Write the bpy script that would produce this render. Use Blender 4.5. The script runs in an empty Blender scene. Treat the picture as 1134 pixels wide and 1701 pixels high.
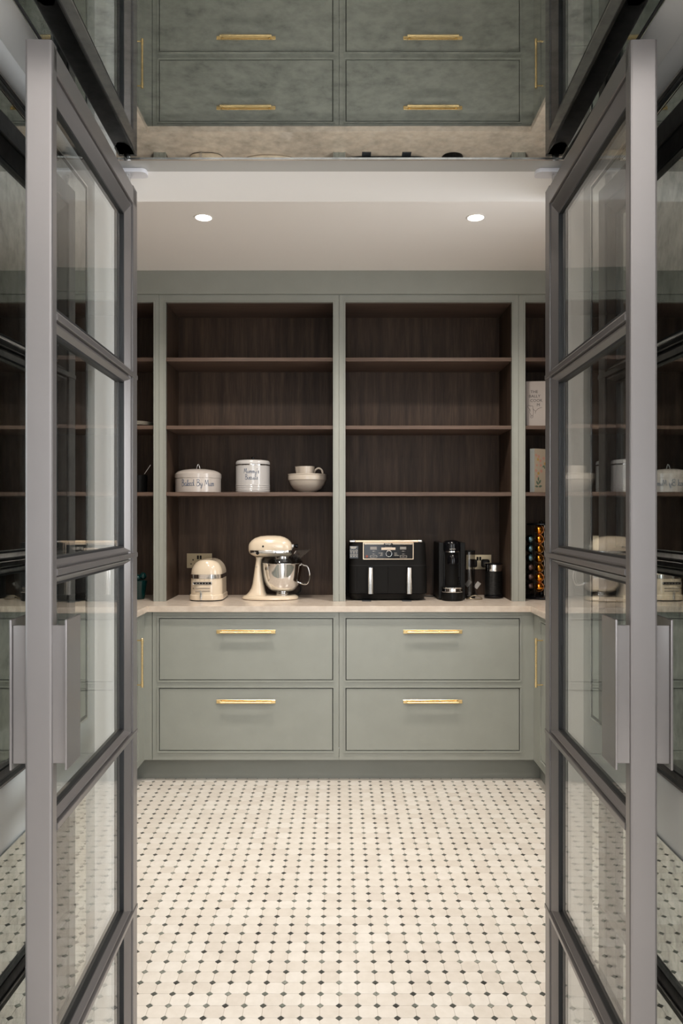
import bpy, bmesh, math, random
from mathutils import Vector, Matrix
random.seed(7)
S = bpy.context.scene
COL = S.collection
PI = math.pi

# ------------------------------------------------------------------ camera, world, light, exposure
H = 1.395                       # camera height
cd = bpy.data.cameras.new('camera'); cam = bpy.data.objects.new('camera', cd); COL.objects.link(cam)
cam.location = (0, 0, H); cam.rotation_euler = (PI/2, 0, 0)
cd.sensor_fit = 'AUTO'; cd.sensor_width = 36; cd.lens = 1276/1701*36
cd.shift_x = 4.0/1701; cd.shift_y = 4.5/1701
cd.clip_start = 0.02
S.camera = cam
S.view_settings.view_transform = 'Standard'; S.view_settings.look = 'None'
S.view_settings.gamma = 1; S.view_settings.use_curve_mapping = False
S.view_settings.exposure = 0.18
S.cycles.max_bounces = 14; S.cycles.transparent_max_bounces = 24
S.cycles.glossy_bounces = 8; S.cycles.diffuse_bounces = 5; S.cycles.transmission_bounces = 10
S.cycles.caustics_reflective = False; S.cycles.caustics_refractive = False
S.cycles.sample_clamp_indirect = 4.0
S.cycles.use_denoising = True

W = bpy.data.worlds.new('daylight'); S.world = W; W.use_nodes = True
W.node_tree.nodes['Background'].inputs[0].default_value = (.80, .90, 1, 1)
W.node_tree.nodes['Background'].inputs[1].default_value = 1.6

def lamp(name, kind, loc, rot, power, color, **kw):
    d = bpy.data.lights.new(name, kind); d.energy = power; d.color = color
    for k, v in kw.items(): setattr(d, k, v)
    o = bpy.data.objects.new(name, d); COL.objects.link(o); o.location = loc; o.rotation_euler = rot
    return o
WARM = (1, .90, .79)
lamp('rear_window_light', 'AREA', (0, -3.0, 1.45), (PI/2, 0, 0), 55, (.97, .98, 1), shape='RECTANGLE', size=2.6, size_y=1.9)
lamp('side_window_light', 'AREA', (2.45, -0.9, 1.5), (0, PI/2, 0), 85, (.92, .96, 1), shape='RECTANGLE', size=1.7, size_y=2.0)
lamp('kitchen_fill_light', 'AREA', (0, -.4, 2.70), (0, 0, 0), 26, (1, .97, .93), shape='RECTANGLE', size=2.4, size_y=1.6)  # added fill, no known lamp here; bounces off the floor onto the doorway head
lamp('pantry_window_light', 'AREA', (1.60, 2.48, 1.55), (0, PI/2, 0), 13, (.96, .98, 1), shape='RECTANGLE', size=.95, size_y=.9)
DOWN = [(-.608, 3.448), (.613, 3.448), (-.608, 2.42), (.613, 2.42)]

# ------------------------------------------------------------------ materials
def mat(name, col=(.5, .5, .5), rough=.5, metal=0, **kw):
    m = bpy.data.materials.new(name); m.use_nodes = True
    b = m.node_tree.nodes['Principled BSDF']
    b.inputs['Base Color'].default_value = (*col, 1); b.inputs['Roughness'].default_value = rough
    b.inputs['Metallic'].default_value = metal
    for k, v in kw.items(): b.inputs[k.replace('_', ' ')].default_value = v
    return m
def N(m, t, **kw):
    n = m.node_tree.nodes.new(t)
    for k, v in kw.items(): setattr(n, k, v)
    return n
def L(m, a, b): m.node_tree.links.new(a, b)
def bsdf(m): return m.node_tree.nodes['Principled BSDF']
def ramp(m, fac, stops):
    r = N(m, 'ShaderNodeValToRGB'); e = r.color_ramp.elements
    while len(e) < len(stops): e.new(.5)
    for i, (p, c) in enumerate(stops): e[i].position = p; e[i].color = (*c, 1)
    L(m, fac, r.inputs[0]); return r.outputs[0]
def noise(m, scale, detail=4, rough=.5, stretch=None, coord='Object'):
    tc = N(m, 'ShaderNodeTexCoord'); n = N(m, 'ShaderNodeTexNoise')
    n.inputs['Scale'].default_value = scale; n.inputs['Detail'].default_value = detail; n.inputs['Roughness'].default_value = rough
    src = tc.outputs[coord] if coord != 'World' else N(m, 'ShaderNodeNewGeometry').outputs['Position']
    if stretch:
        mp = N(m, 'ShaderNodeMapping'); mp.inputs['Scale'].default_value = stretch
        L(m, src, mp.inputs[0]); src = mp.outputs[0]
    L(m, src, n.inputs['Vector']); return n.outputs['Fac']
def bump(m, fac, strength, dist=.002):
    b = N(m, 'ShaderNodeBump'); b.inputs['Strength'].default_value = strength; b.inputs['Distance'].default_value = dist
    L(m, fac, b.inputs['Height']); L(m, b.outputs[0], bsdf(m).inputs['Normal'])
def vary(m, a, b, scale, lo=.3, hi=.7, stretch=None, coord='World', detail=4):
    f = noise(m, scale, detail, .55, stretch, coord)
    L(m, ramp(m, f, [(lo, a), (hi, b)]), bsdf(m).inputs['Base Color']); return f

M = {}
M['wall'] = mat('wall_paint', (.87, .855, .84), .55); bump(M['wall'], noise(M['wall'], 220, 2), .05)
M['ceil'] = mat('ceiling_paint', (.87, .845, .82), .8)
M['kitchen_wall'] = mat('kitchen_grey_paint', (.40, .40, .395), .6)
M['lining'] = mat('lining_paint', (.47, .465, .45), .38)
M['white_band'] = mat('reveal_satin_white', (.66, .66, .66), .33)
m = M['sage'] = mat('sage_paint', (.3, .31, .28), .42); vary(m, (.292, .308, .280), (.307, .323, .295), 9, .35, .65); bump(m, noise(m, 400, 2), .04)
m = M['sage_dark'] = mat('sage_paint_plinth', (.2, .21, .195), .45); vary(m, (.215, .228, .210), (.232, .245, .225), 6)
def wood(name, a, b, c, rough, stretch):
    m = mat(name, b, rough)
    f = noise(m, 6, 8, .65, stretch, 'World'); g = noise(m, 30, 4, .6, stretch, 'World')
    mx = N(m, 'ShaderNodeMath', operation='ADD'); ml = N(m, 'ShaderNodeMath', operation='MULTIPLY'); ml.inputs[1].default_value = .35
    L(m, g, ml.inputs[0]); L(m, f, mx.inputs[0]); L(m, ml.outputs[0], mx.inputs[1])
    L(m, ramp(m, mx.outputs[0], [(.48, a), (.66, b), (.86, c)]), bsdf(m).inputs['Base Color'])
    bsdf(m).inputs['Specular IOR Level'].default_value = .3
    bump(m, mx.outputs[0], .25, .001); return m
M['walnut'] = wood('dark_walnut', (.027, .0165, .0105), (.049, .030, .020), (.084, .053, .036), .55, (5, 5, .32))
M['walnut_lit'] = wood('dark_walnut_lit', (.070, .046, .036), (.105, .070, .054), (.14, .094, .072), .42, (.45, 9, 9))  # lighter copy of the walnut, light on the shelves put into its colour
m = M['quartz'] = mat('cream_quartz', (.7, .62, .53), .22); vary(m, (.56, .48, .405), (.66, .585, .505), 26, .3, .7, detail=7)
m = M['brass'] = mat('knurled_brass', (.88, .67, .34), .22, 1.0)
m = M['knurl'] = mat('brass_knurling', (.88, .68, .36), .26, 1.0)
w = N(m, 'ShaderNodeTexVoronoi'); w.inputs['Scale'].default_value = 700; L(m, N(m, 'ShaderNodeTexCoord').outputs['Object'], w.inputs[0]); bump(m, w.outputs['Distance'], .35, .0008)
m = M['frame'] = mat('bronze_grey_metal', (.3, .28, .275), .30, .5)
vary(m, (.172, .158, .153), (.190, .175, .169), 3, .3, .7); bump(m, noise(m, 900, 2), .03)
M['handle_metal'] = mat('bronze_grey_handle', (.19, .175, .17), .20, .55)
M['gasket'] = mat('black_gasket', (.008, .008, .009), .5)
M['black_gap'] = mat('shadow_gap_black', (.01, .01, .01), .6)
M['steel_trim'] = mat('polished_steel_trim', (.70, .69, .68), .18, 1.0)
M['chrome'] = mat('chrome', (.80, .80, .80), .07, 1.0)
M['nickel'] = mat('brushed_nickel', (.42, .36, .25), .34, 1.0)
M['cream'] = mat('cream_enamel', (.70, .60, .465), .16, 0, Coat_Weight=.6, Coat_Roughness=.05)
M['black'] = mat('black_plastic', (.005, .005, .005), .40, 0, Specular_IOR_Level=.16)
M['black_matte'] = mat('black_matte_plastic', (.0065, .006, .0056), .55, 0, Specular_IOR_Level=.13)
M['black_gloss'] = mat('black_gloss', (.004, .004, .005), .10, 0, Specular_IOR_Level=.28)
M['rubber'] = mat('black_rubber', (.01, .01, .01), .7)
M['slate'] = mat('dark_pad', (.035, .04, .048), .5)
M['tin'] = mat('tin_enamel', (.49, .45, .42), .22, 0, Coat_Weight=.4, Coat_Roughness=.08)
M['tin_cool'] = mat('pale_grey_tin_enamel', (.50, .49, .485), .2, 0, Coat_Weight=.4, Coat_Roughness=.08)
M['ink'] = mat('blue_grey_lettering', (.10, .13, .19), .5)
M['stoneware'] = mat('white_stoneware', (.50, .445, .38), .2)
M['silver_text'] = mat('silver_print', (.62, .58, .52), .4)
M['dim_text'] = mat('grey_print', (.28, .25, .22), .5)
M['screen'] = mat('grey_display', (.20, .185, .165), .25)
M['red_print'] = mat('red_power_mark', (.22, .05, .03), .5)
M['light_bar'] = mat('pale_display_bar', (.62, .52, .42), .35)
M['champagne'] = mat('champagne_strip', (.66, .52, .38), .30, .8)
M['teal'] = mat('dark_teal_glaze', (.003, .026, .026), .09)
M['plate'] = mat('pale_plate_glaze', (.45, .42, .36), .3)
M['paper'] = mat('white_paper', (.55, .53, .51), .7)
M['book_white'] = mat('book_cover_pale', (.38, .34, .315), .6)
M['book_page'] = mat('book_pages', (.6, .55, .48), .8)
M['book_ink'] = mat('book_ink', (.03, .03, .035), .6)
M['book_floral'] = mat('floral_cover', (.40, .34, .26), .6)
M['book_blue'] = mat('floral_spine', (.28, .30, .29), .6)
M['petal_pink'] = mat('petal_pink', (.48, .24, .19), .6)
M['petal_ochre'] = mat('petal_ochre', (.42, .27, .07), .6)
M['leaf'] = mat('printed_leaf', (.09, .14, .10), .6)
M['book_teal'] = mat('teal_book', (.03, .12, .10), .5)
M['book_brown'] = mat('brown_book', (.16, .09, .05), .5)
M['cap_gold'] = mat('orange_gold_foil', (.80, .30, .03), .22, 1.0)
M['cap_darkgold'] = mat('dark_gold_foil', (.42, .19, .02), .2, 1.0)
M['cap_blue'] = mat('ice_blue_foil', (.10, .17, .20), .25, 1.0)
M['cap_brown'] = mat('dark_brown_foil', (.10, .065, .06), .28, 1.0)
M['cap_red'] = mat('dark_red_foil', (.26, .05, .05), .3, 1.0)
M['pivot'] = mat('pale_pivot_cover', (.72, .71, .74), .3)
M['lampglow'] = mat('downlight_glow', (1, 1, 1), .5); bsdf(M['lampglow']).inputs['Emission Color'].default_value = (1, .90, .76, 1); bsdf(M['lampglow']).inputs['Emission Strength'].default_value = 9
M['lamp_trim'] = mat('downlight_trim', (.85, .82, .78), .4)
M['grout'] = mat('grout', (.70, .65, .59), .8)
M['kitchen_floor'] = mat('kitchen_floor_stone', (.42, .38, .34), .45); vary(M['kitchen_floor'], (.62, .58, .53), (.70, .66, .61), 3)

def cell_random(m, off):           # one random value per tile, from the tile's own place on the floor
    g = N(m, 'ShaderNodeNewGeometry'); mp = N(m, 'ShaderNodeMapping'); s = 1/TS
    mp.inputs['Scale'].default_value = (s, s, 0); mp.inputs['Location'].default_value = (off, -TY0*s+off, 0)
    L(m, g.outputs['Position'], mp.inputs[0])
    fl = N(m, 'ShaderNodeVectorMath', operation='FLOOR'); L(m, mp.outputs[0], fl.inputs[0])
    wn = N(m, 'ShaderNodeTexWhiteNoise', noise_dimensions='3D'); L(m, fl.outputs[0], wn.inputs['Vector'])
    return wn.outputs['Value']
TS, TY0 = .0539, 4.070
m = M['tile'] = mat('white_marble_tile', (.8, .75, .68), .3)
r = cell_random(m, 0.0); c1 = ramp(m, r, [(0, (.67, .625, .57)), (.5, (.72, .68, .625)), (1, (.76, .73, .685))])
c2 = ramp(m, noise(m, 28, 5, .6, None, 'World'), [(.25, (.88, .87, .85)), (.6, (1, 1, 1))])
mx = N(m, 'ShaderNodeMixRGB', blend_type='MULTIPLY'); mx.inputs[0].default_value = .8
L(m, c1, mx.inputs[1]); L(m, c2, mx.inputs[2]); L(m, mx.outputs[0], bsdf(m).inputs['Base Color'])
m = M['dot'] = mat('grey_green_marble_dot', (.1, .11, .1), .3)
r = cell_random(m, .5); c1 = ramp(m, r, [(0, (.045, .046, .044)), (.4, (.095, .10, .09)), (.8, (.155, .17, .15)), (1, (.27, .28, .25))])
c2 = ramp(m, noise(m, 160, 4, .7, None, 'World'), [(.35, (.55, .55, .55)), (.7, (1.6, 1.6, 1.55))])
mx = N(m, 'ShaderNodeMixRGB', blend_type='MULTIPLY'); mx.inputs[0].default_value = 1
L(m, c1, mx.inputs[1]); L(m, c2, mx.inputs[2]); L(m, mx.outputs[0], bsdf(m).inputs['Base Color'])

# antiqued mirror: silvering with mottled foxing
def antique(name, stretch):
    m = mat(name, (.4, .4, .38), .03, 1.0)
    f = noise(m, 42, 6, .62, stretch, 'World'); g = noise(m, 3.2, 3, .5, stretch, 'World')
    a = N(m, 'ShaderNodeMath', operation='MULTIPLY_ADD'); a.inputs[1].default_value = .45; L(m, g, a.inputs[0]); L(m, f, a.inputs[2])
    L(m, ramp(m, a.outputs[0], [(.46, (.26, .275, .27)), (.66, (.385, .405, .40)), (.86, (.47, .49, .48))]), bsdf(m).inputs['Base Color'])
    rr = N(m, 'ShaderNodeMapRange'); rr.inputs[1].default_value = .5; rr.inputs[2].default_value = .8; rr.inputs[3].default_value = .03; rr.inputs[4].default_value = .006
    L(m, a.outputs[0], rr.inputs[0]); L(m, rr.outputs[0], bsdf(m).inputs['Roughness'])
    bump(m, noise(m, 2.2, 1, .4, None, 'World'), .03, .002)
    return m
M['antique'] = antique('antique_mirror_top', (1, 1, 1)); M['antique_v'] = antique('antique_mirror_side', (1, 1, .8))

# thin clear glass: transparent + mirror reflection by angle on each of the pane's faces
def glass(name, tint, k=1.0):
    m = bpy.data.materials.new(name); m.use_nodes = True; nt = m.node_tree; nt.nodes.clear()
    out = N(m, 'ShaderNodeOutputMaterial'); mix = N(m, 'ShaderNodeMixShader'); tr = N(m, 'ShaderNodeBsdfTransparent'); gl = N(m, 'ShaderNodeBsdfGlossy')
    tr.inputs[0].default_value = (*tint, 1); gl.inputs['Roughness'].default_value = 0.0
    ge = N(m, 'ShaderNodeNewGeometry'); d = N(m, 'ShaderNodeVectorMath', operation='DOT_PRODUCT')
    L(m, ge.outputs['Normal'], d.inputs[0]); L(m, ge.outputs['Incoming'], d.inputs[1])
    ab = N(m, 'ShaderNodeMath', operation='ABSOLUTE'); L(m, d.outputs['Value'], ab.inputs[0])
    su = N(m, 'ShaderNodeMath', operation='SUBTRACT'); su.inputs[0].default_value = 1; L(m, ab.outputs[0], su.inputs[1])
    pw = N(m, 'ShaderNodeMath', operation='POWER'); pw.inputs[1].default_value = 5; L(m, su.outputs[0], pw.inputs[0])
    ma = N(m, 'ShaderNodeMath', operation='MULTIPLY_ADD', use_clamp=True); ma.inputs[1].default_value = .96*k; ma.inputs[2].default_value = .04*k
    L(m, pw.outputs[0], ma.inputs[0]); L(m, ma.outputs[0], mix.inputs[0]); L(m, tr.outputs[0], mix.inputs[1]); L(m, gl.outputs[0], mix.inputs[2])
    L(m, mix.outputs[0], out.inputs[0]); return m
M['glass'] = glass('door_glass', (.955, .97, .96))
M['clear_plastic'] = glass('clear_plastic', (.80, .80, .80))
M['window_glass'] = glass('window_glass', (.97, .98, .98))

# ------------------------------------------------------------------ mesh helpers
class MB:
    def __init__(s): s.bm = bmesh.new()
    def face(s, vs):
        try: return s.bm.faces.new(vs)
        except ValueError: return None
    def box(s, x0, x1, y0, y1, z0, z1, bev=0, seg=2):
        r = bmesh.ops.create_cube(s.bm, size=1)
        for v in r['verts']:
            v.co = Vector(((x0+x1)/2 + v.co.x*(x1-x0), (y0+y1)/2 + v.co.y*(y1-y0), (z0+z1)/2 + v.co.z*(z1-z0)))
        if bev:
            es = list({e for v in r['verts'] for e in v.link_edges})
            bmesh.ops.bevel(s.bm, geom=es, offset=bev, segments=seg, affect='EDGES', profile=.5)
        return s
    def rings(s, rings, cap=True, close=True):
        R = [[s.bm.verts.new(p) for p in r] for r in rings]
        n = len(R[0])
        for a, b in zip(R, R[1:]):
            for i in range(n if close else n-1):
                j = (i+1) % n; s.face([a[i], a[j], b[j], b[i]])
        if cap and close: s.face(R[0][::-1]); s.face(R[-1])
        return s
    def lathe(s, prof, c=(0, 0, 0), n=32, axis=None, mod=None):
        rings = []
        q = Vector((0, 0, 1)).rotation_difference(Vector(axis)).to_matrix() if axis else None
        for k, (r, z) in enumerate(prof):
            ring = []
            for i in range(n):
                a = 2*PI*i/n; rr = max(r, 1e-4)
                if mod: rr += mod(k, a)
                v = Vector((rr*math.cos(a), rr*math.sin(a), z))
                if q: v = q @ v
                ring.append(v + Vector(c))
            rings.append(ring)
        return s.rings(rings)
    def tube(s, pts, r, n=8, closed=False):
        pts = [Vector(p) for p in pts]; rings = []; up = None
        for i, p in enumerate(pts):
            a = pts[(i-1) % len(pts)] if closed else pts[max(i-1, 0)]; b = pts[(i+1) % len(pts)] if closed else pts[min(i+1, len(pts)-1)]
            t = (b-a).normalized()
            if up is None:
                up = Vector((0, 0, 1)) if abs(t.z) < .9 else Vector((0, 1, 0))
            u = (up - t*up.dot(t)).normalized(); w = t.cross(u); up = u
            rr = r[i] if isinstance(r, (list, tuple)) else r
            rings.append([p + u*rr*math.cos(2*PI*k/n) + w*rr*math.sin(2*PI*k/n) for k in range(n)])
        if closed: rings.append(rings[0]); return s.rings(rings, cap=False)
        return s.rings(rings)
    def prism(s, poly, place, a, b):         # polygon (p, q) extruded from a to b; place(p, q, t) -> point
        return s.rings([[place(p, q, a) for p, q in poly], [place(p, q, b) for p, q in poly]])
    def plate(s, x0, x1, z0, z1, holes, y0, y1):   # slab with rectangular openings
        xs = sorted({x0, x1, *[h[0] for h in holes], *[h[1] for h in holes]}); zs = sorted({z0, z1, *[h[2] for h in holes], *[h[3] for h in holes]})
        V = {}
        def v(i, k, y):
            if (i, k, y) not in V: V[i, k, y] = s.bm.verts.new((xs[i], y, zs[k]))
            return V[i, k, y]
        def solid(i, k):
            if not (0 <= i < len(xs)-1 and 0 <= k < len(zs)-1): return False
            cx, cz = (xs[i]+xs[i+1])/2, (zs[k]+zs[k+1])/2
            return not any(h[0] < cx < h[1] and h[2] < cz < h[3] for h in holes)
        for i in range(len(xs)-1):
            for k in range(len(zs)-1):
                if not solid(i, k): continue
                s.face([v(i, k, y0), v(i+1, k, y0), v(i+1, k+1, y0), v(i, k+1, y0)])
                s.face([v(i, k+1, y1), v(i+1, k+1, y1), v(i+1, k, y1), v(i, k, y1)])
                if not solid(i-1, k): s.face([v(i, k, y1), v(i, k, y0), v(i, k+1, y0), v(i, k+1, y1)])
                if not solid(i+1, k): s.face([v(i+1, k, y0), v(i+1, k, y1), v(i+1, k+1, y1), v(i+1, k+1, y0)])
                if not solid(i, k-1): s.face([v(i, k, y1), v(i+1, k, y1), v(i+1, k, y0), v(i, k, y0)])
                if not solid(i, k+1): s.face([v(i, k+1, y0), v(i+1, k+1, y0), v(i+1, k+1, y1), v(i, k+1, y1)])
        return s
    def ring_frame(s, x0, x1, z0, z1, w, y0, y1): return s.plate(x0, x1, z0, z1, [(x0+w, x1-w, z0+w, z1-w)], y0, y1)
    def text(s, txt, size, place, align='CENTER', ext=.0003):
        cu = bpy.data.curves.new('t', 'FONT'); cu.body = txt; cu.size = size; cu.align_x = align; cu.extrude = ext; cu.resolution_u = 2
        o = bpy.data.objects.new('t', cu); COL.objects.link(o); bpy.context.view_layer.update()
        me = o.evaluated_get(bpy.context.evaluated_depsgraph_get()).to_mesh()
        vs = [s.bm.verts.new(place(v.co.x, v.co.y, v.co.z)) for v in me.vertices]
        for p in me.polygons: s.face([vs[i] for i in p.vertices])
        o.evaluated_get(bpy.context.evaluated_depsgraph_get()).to_mesh_clear()
        bpy.data.objects.remove(o); bpy.data.curves.remove(cu); return s
    def build(s, name, material, parent=None, smooth=True, world=False, angle=35):
        if world and parent:
            o = parent; off = Vector((0, 0, 0))
            while o: off += o.location; o = o.parent
            for v in s.bm.verts: v.co -= off
        bmesh.ops.recalc_face_normals(s.bm, faces=s.bm.faces)
        me = bpy.data.meshes.new(name); s.bm.to_mesh(me); s.bm.free(); me.materials.append(M[material])
        if smooth: me.polygons.foreach_set('use_smooth', [True]*len(me.polygons)); me.set_sharp_from_angle(angle=math.radians(angle))
        o = bpy.data.objects.new(name, me); COL.objects.link(o)
        if smooth: w = o.modifiers.new('normals', 'WEIGHTED_NORMAL'); w.keep_sharp = True
        if parent: o.parent = parent
        return o
def tag(o, label=None, cat=None, group=None, kind=None):
    for k, v in (('label', label), ('category', cat), ('group', group), ('kind', kind)):
        if v: o[k] = v
    return o
def thing(name, label, cat, loc=(0, 0, 0), rz=0, group=None):
    o = bpy.data.objects.new(name, None); COL.objects.link(o); o.location = loc; o.rotation_euler = (0, 0, rz); o.empty_display_size = .05
    return tag(o, label, cat, group)
def struct(name, mb, m, smooth=False): return tag(mb.build(name, m, smooth=smooth), kind='structure')
def rrect(hx, hy, r, z, seg=6, cx=0, cy=0):
    pts = []
    for (sx, sy, a0) in ((1, 1, 0), (-1, 1, PI/2), (-1, -1, PI), (1, -1, 1.5*PI)):
        for i in range(seg+1):
            a = a0 + PI/2*i/seg; pts.append(Vector((cx + sx*(hx-r) + r*math.cos(a), cy + sy*(hy-r) + r*math.sin(a), z)))
    return pts
def sup(hx, hy, n, k=40):
    out = []
    for i in range(k):
        a = 2*PI*i/k; c, s_ = math.cos(a), math.sin(a)
        out.append((hx*math.copysign(abs(c)**(2/n), c), hy*math.copysign(abs(s_)**(2/n), s_)))
    return out
def smooth_line(pts, n=5):
    P = [Vector(p) for p in pts]; P = [P[0]] + P + [P[-1]]; out = []
    for i in range(1, len(P)-2):
        for k in range(n):
            t = k/n; a, b, c, d = P[i-1], P[i], P[i+1], P[i+2]
            out.append(.5*((2*b) + (c-a)*t + (2*a-5*b+4*c-d)*t*t + (3*b-a-3*c+d)*t**3))
    out.append(P[-2]); return out

# ------------------------------------------------------------------ the setting
RX, SOF = .541, 2.155            # doorway half width, doorway head
FY0, FY1, FY2 = 1.0, 1.701, 1.865 # front of portal, lining end, pantry side of wall
PX, BY, CZ = 1.65, 4.60, 2.73    # pantry half width, back wall, ceiling
KX, KY = 2.6, -3.2
struct('wall_back', MB().box(-PX-.1, PX+.1, BY, BY+.1, 0, CZ), 'wall')
struct('wall_left', MB().box(-PX-.1, -PX, FY2, BY, 0, CZ), 'wall')
WIN = (2.02, 2.94, 1.05, 2.05)     # pantry window over the right worktop, just out of view
struct('wall_front', MB().plate(-KX, KX, 0, CZ, [(-RX, RX, 0, SOF)], FY1+.0005, FY2), 'wall')
struct('wall_front_kitchen', MB().plate(-KX, KX, 0, CZ, [(-RX-.025, RX+.025, 0, SOF+.025)], FY0+.02, FY1), 'kitchen_wall')
struct('ceiling_pantry', MB().box(-PX-.1, PX+.1, FY2, BY+.1, CZ, CZ+.1), 'ceil')
struct('ceiling_kitchen', MB().box(-KX, KX, KY, FY2, CZ, CZ+.1), 'ceil')
struct('wall_kitchen_left', MB().box(-KX-.1, -KX, KY, FY2, 0, CZ), 'wall')
def side_plate(x0, x1, y0, y1, z0, z1, holes):
    mb = MB().plate(y0, y1, z0, z1, holes, 0, x1-x0)
    for v in mb.bm.verts: v.co = Vector((x0 + v.co.y, v.co.x, v.co.z))
    return mb
struct('wall_right', side_plate(PX, PX+.1, FY2, BY, 0, CZ, [WIN]), 'wall')
struct('wall_kitchen_right', side_plate(KX, KX+.1, KY, FY2, 0, CZ, [(-1.9, .1, .6, 2.4)]), 'wall')
struct('wall_kitchen_rear', MB().plate(-KX-.1, KX+.1, 0, CZ, [(-1.3, 1.3, .5, 2.4)], KY-.1, KY), 'kitchen_wall')
def window(name, mb_frame, mb_glass):
    f = struct(name, mb_frame, 'lining'); mb_glass.build('glass_pane', 'window_glass', f)
f = MB().plate(-1.3, 1.3, .5, 2.4, [(-1.24, -.03, .56, 2.34), (.03, 1.24, .56, 2.34)], KY-.08, KY-.03)
window('window_1', f, MB().box(-1.25, 1.25, KY-.058, KY-.052, .55, 2.35))
window('window_2', side_plate(KX+.03, KX+.08, -1.9, .1, .6, 2.4, [(-1.84, .04, .66, 2.34)]), MB().box(KX+.052, KX+.058, -1.85, .05, .65, 2.35))
a, b, c, d = WIN
window('window_3', side_plate(PX+.02, PX+.07, a, b, c, d, [(a+.05, (a+b)/2-.02, c+.05, d-.05), ((a+b)/2+.02, b-.05, c+.05, d-.05)]), MB().box(PX+.042, PX+.048, a+.04, b-.04, c+.04, d-.04))
# portal lining (reveal boards), three boards
for i, (mb) in enumerate([MB().box(-RX-.025, -RX, FY0, FY1, 0, SOF+.025), MB().box(RX, RX+.025, FY0, FY1, 0, SOF+.025), MB().box(-RX, RX, FY0, FY1, SOF, SOF+.025)]):
    struct('trim_%d' % (i+1), mb, 'lining')

# floors: grout bed with every tile on it
floor = struct('floor', MB().box(-PX-.05, PX+.05, FY0, BY, -.05, -.0025), 'grout')
struct('floor_kitchen', MB().box(-KX, KX, KY, FY0, -.05, 0), 'kitchen_floor')
dd, gap = .0099, .0004
def oct_ring(x, y, h, z, c):
    a, b = h, h-c
    return [(x+a, y-b, z), (x+a, y+b, z), (x+b, y+a, z), (x-b, y+a, z), (x-a, y+b, z), (x-a, y-b, z), (x-b, y-a, z), (x+b, y-a, z)]
def dia_ring(x, y, d, z): return [(x+d, y, z), (x, y+d, z), (x-d, y, z), (x, y-d, z)]
def add_tile(mb, x, y, dz=0):
    h = TS/2-gap
    R = [[mb.bm.verts.new(p) for p in oct_ring(x, y, hh, z+dz, dd+gap)] for hh, z in ((h, -.0025), (h, -.0005), (h-.0006, 0))]
    for a, b in zip(R, R[1:]):
        for i in range(8): mb.face([a[i], a[(i+1) % 8], b[(i+1) % 8], b[i]])
    mb.face(R[-1])
def add_dot(mb, x, y):
    R = [[mb.bm.verts.new(p) for p in dia_ring(x, y, d, z)] for d, z in ((dd-gap, -.0025), (dd-gap-.0004, 0))]
    for i in range(4): mb.face([R[0][i], R[0][(i+1) % 4], R[1][(i+1) % 4], R[1][i]])
    mb.face(R[-1])
tiles, dots = [], []
ny = int((TY0-FY0)/TS)
for j in range(0, ny+1):
    y = TY0 - j*TS
    for i in range(-21, 22):
        x = i*TS
        lim = RX-.004 if y < FY2+.02 else 1.085
        if abs(x) + dd < lim and y > FY0+.01: dots.append((x, y))
        xc, yc = x+TS/2, y-TS/2
        if abs(xc)+TS/2 < lim and yc-TS/2 > FY0: tiles.append((xc, yc))
def pick(lst):
    vis = sorted([p for p in lst if p[1] > 2.06 and abs(p[0]) < .30*p[1]], key=lambda p: (round(p[1], 3), abs(p[0])))[:300]
    s = set(vis); return vis, [p for p in lst if p not in s]
tv, tr_ = pick(tiles); dv, dr = pick(dots)
mb = MB(); add_tile(mb, 0, 0); t0 = mb.build('tile', 'tile', floor, smooth=False)
for k, (x, y) in enumerate(tv):
    o = t0 if k == 0 else t0.copy()
    if k: COL.objects.link(o); o.parent = floor
    o.location = (x, y, 0)
mb = MB(); add_dot(mb, 0, 0); t0 = mb.build('dot_tile', 'dot', floor, smooth=False)
for k, (x, y) in enumerate(dv):
    o = t0 if k == 0 else t0.copy()
    if k: COL.objects.link(o); o.parent = floor
    o.location = (x, y, 0)
mb = MB(); [add_tile(mb, *p) for p in tr_]; tag(mb.build('far_tiles', 'tile', floor, smooth=False), kind='stuff')
mb = MB(); [add_dot(mb, *p) for p in dr]; tag(mb.build('far_dot_tiles', 'dot', floor, smooth=False), kind='stuff')

# ------------------------------------------------------------------ antique mirror panels in the portal
MH, MY = .473, 1.630
t = thing('ceiling_mirror', 'antiqued mottled mirror panel laid under the doorway head above the doors', 'mirror', (0, 1.33, SOF))
MB().box(-MH, MH, FY0+.01, MY, SOF-.004, SOF-.0005).build('mirror_glass', 'antique', t, smooth=False, world=True)
mb = MB().box(-MH-.004, MH+.004, MY, MY+.006, SOF-.006, SOF-.0005).build('edge_trim', 'steel_trim', t, smooth=False, world=True)
for sx in (-1, 1):
    a, b = sorted((sx*MH, sx*(MH+.003))); MB().box(a, b, FY0+.01, MY, SOF-.006, SOF-.0005).build('edge_trim', 'black_gap', t, smooth=False, world=True)
    a, b = sorted((sx*(MH+.003), sx*(MH+.0045))); MB().box(a, b, FY0+.01, MY, SOF-.007, SOF-.0005).build('edge_bead', 'steel_trim', t, smooth=False, world=True)
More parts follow.
